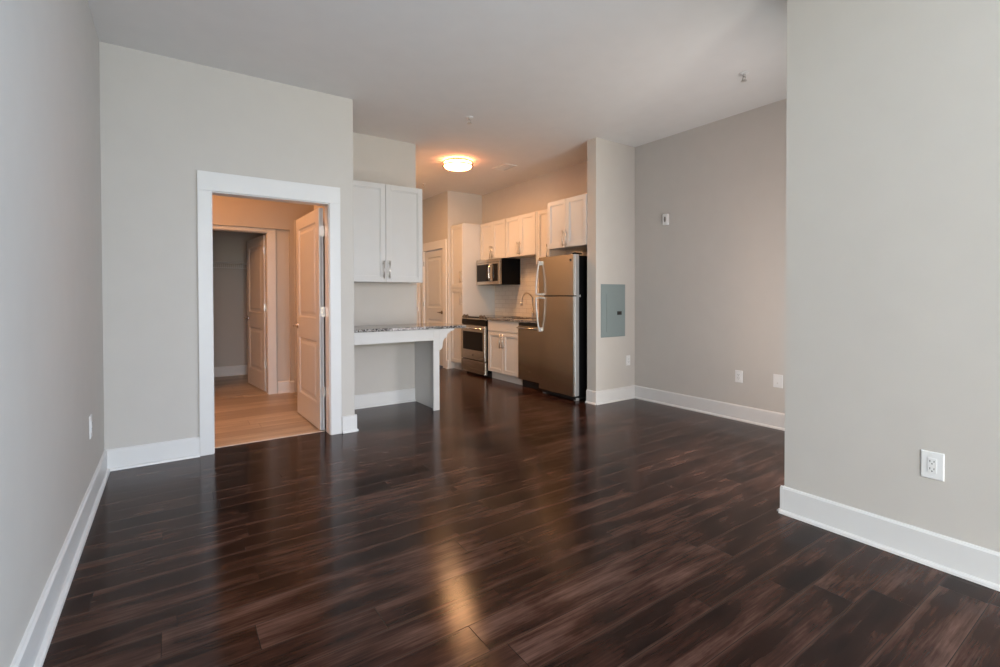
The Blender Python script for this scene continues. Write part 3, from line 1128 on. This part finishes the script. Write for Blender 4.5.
def flush_light(label, x, y, emat, group=None):
    rr = thing('ceiling_light', label, 'ceiling light', (x, y, H))
    T = Matrix.Translation((x, y, 0))
    MB().lathe([(0.001, H - .0005), (0.150, H - .0005), (0.150, H - .018), (0.001, H - .018)], 40, T).build('canopy', M['nickel'], rr, smooth=False)
    MB().lathe([(0.001, H - .019), (0.165, H - .019), (0.180, H - .030), (0.183, H - .085), (0.165, H - .103), (0.09, H - .114), (0.001, H - .118)], 48, T).build('glass_shade', emat, rr, smooth=True)
    for z in (H - .034, H - .078):
        mb_ = MB()
        ring(mb_, 0.199, z, 0.0075)
        for v in mb_.bm.verts:
            v.co += Vector((x, y, 0))
        for k in range(4):
            a = PI / 2 * k + .4
            mb_.tube([(x + .18 * math.cos(a), y + .18 * math.sin(a), z), (x + .196 * math.cos(a), y + .196 * math.sin(a), z)], .004, 6)
        mb_.build('metal_ring', M['bronze'], rr, smooth=True)
    return rr


flush_light('lit round flush ceiling light with two metal rings over the kitchen', 3.16, 5.60, M['lamp'])


def sprinkler(label, x, y, rot=0.0):
    rr = thing('sprinkler_head', label, 'sprinkler', (x, y, H))
    T = Matrix.Translation((x, y, 0))
    MB().lathe([(0.001, H - .0005), (0.038, H - .0005), (0.036, H - .006), (0.018, H - .010), (0.001, H - .010)], 24, T).build('escutcheon', M['plate'], rr, smooth=False)
    c, s = math.cos(rot), math.sin(rot)
    mb_ = MB().tube([(x, y, H - .01), (x, y, H - .030)], 0.011, 10)
    for k in (-1, 1):
        mb_.tube([(x + k * .010 * c, y + k * .010 * s, H - .028), (x + k * .020 * c, y + k * .020 * s, H - .044), (x + k * .004 * c, y + k * .004 * s, H - .062)], 0.0035, 8)
    mb_.build('frame', M['nickel'], rr, smooth=True)
    MB().lathe([(0.001, H - .062), (0.023, H - .062), (0.023, H - .065), (0.001, H - .065)], 20, T).build('deflector', M['nickel'], rr, smooth=False)
    return rr


sprinkler('small fire sprinkler head on the ceiling in front of the kitchen light', 2.50, 4.19, 0.3)
sprinkler('small fire sprinkler head on the ceiling near the far right wall', 3.853, 2.115, 1.1)
sprinkler('small fire sprinkler head on the ceiling deep in the kitchen hall behind the light', 3.35, 7.05, 0.0)

# ceiling air vent
r = thing('ceiling_vent', 'small white louvred air vent on the kitchen ceiling beside the round light', 'vent', (3.86, 5.52, H))
x0, x1, y0, y1 = 3.755, 3.965, 5.36, 5.68
mb = MB()
mb.box(x0, x0 + .025, y0, y1, H - .012, H - .0005)
mb.box(x1 - .025, x1, y0, y1, H - .012, H - .0005)
mb.box(x0 + .025, x1 - .025, y0, y0 + .025, H - .012, H - .0005)
mb.box(x0 + .025, x1 - .025, y1 - .025, y1, H - .012, H - .0005)
fm = mb.build('frame', M['trim'], r, bevel=0.002)
mb = MB()
k = 0
xx = x0 + .032
while xx < x1 - .03:
    mb.prism([(xx, H - .002), (xx + .002, H - .002), (xx + .014, H - .012), (xx + .012, H - .012)], 1, y0 + .025, y1 - .025)
    xx += .030
mb.build('louvres', M['trim'], r)
B(x0 + .02, x1 - .02, y0 + .02, y1 - .02, H - .0015, H - .0006).build('duct_shade', M['dim'], r)  # flat dark sheet that paints the shade inside the duct

# closet wire shelf
r = thing('wire_shelf', 'white wire shelf across the back wall of the dark closet', 'shelf', (0.28, 8.5, 1.75))
mb = MB()
for y, z in ((8.345, 1.765), (8.345, 1.680), (8.50, 1.760), (8.655, 1.760)):
    mb.tube([(-0.69, y, z), (1.24, y, z)], 0.0045 if z > 1.7 else 0.006, 6)
x = -0.68
while x < 1.24:
    mb.tube([(x, 8.655, 1.765), (x, 8.345, 1.770), (x, 8.341, 1.680)], 0.0022, 4)
    x += 0.027
mb.build('wire_deck', M['wire'], r)
for x in (-0.3, 0.5):
    MB().tube([(x, 8.35, 1.755), (x, 8.655, 1.48)], 0.005, 6).build('brace', M['wire'], r)

for o in S.objects:
    if '_o' in o:
        del o['_o']
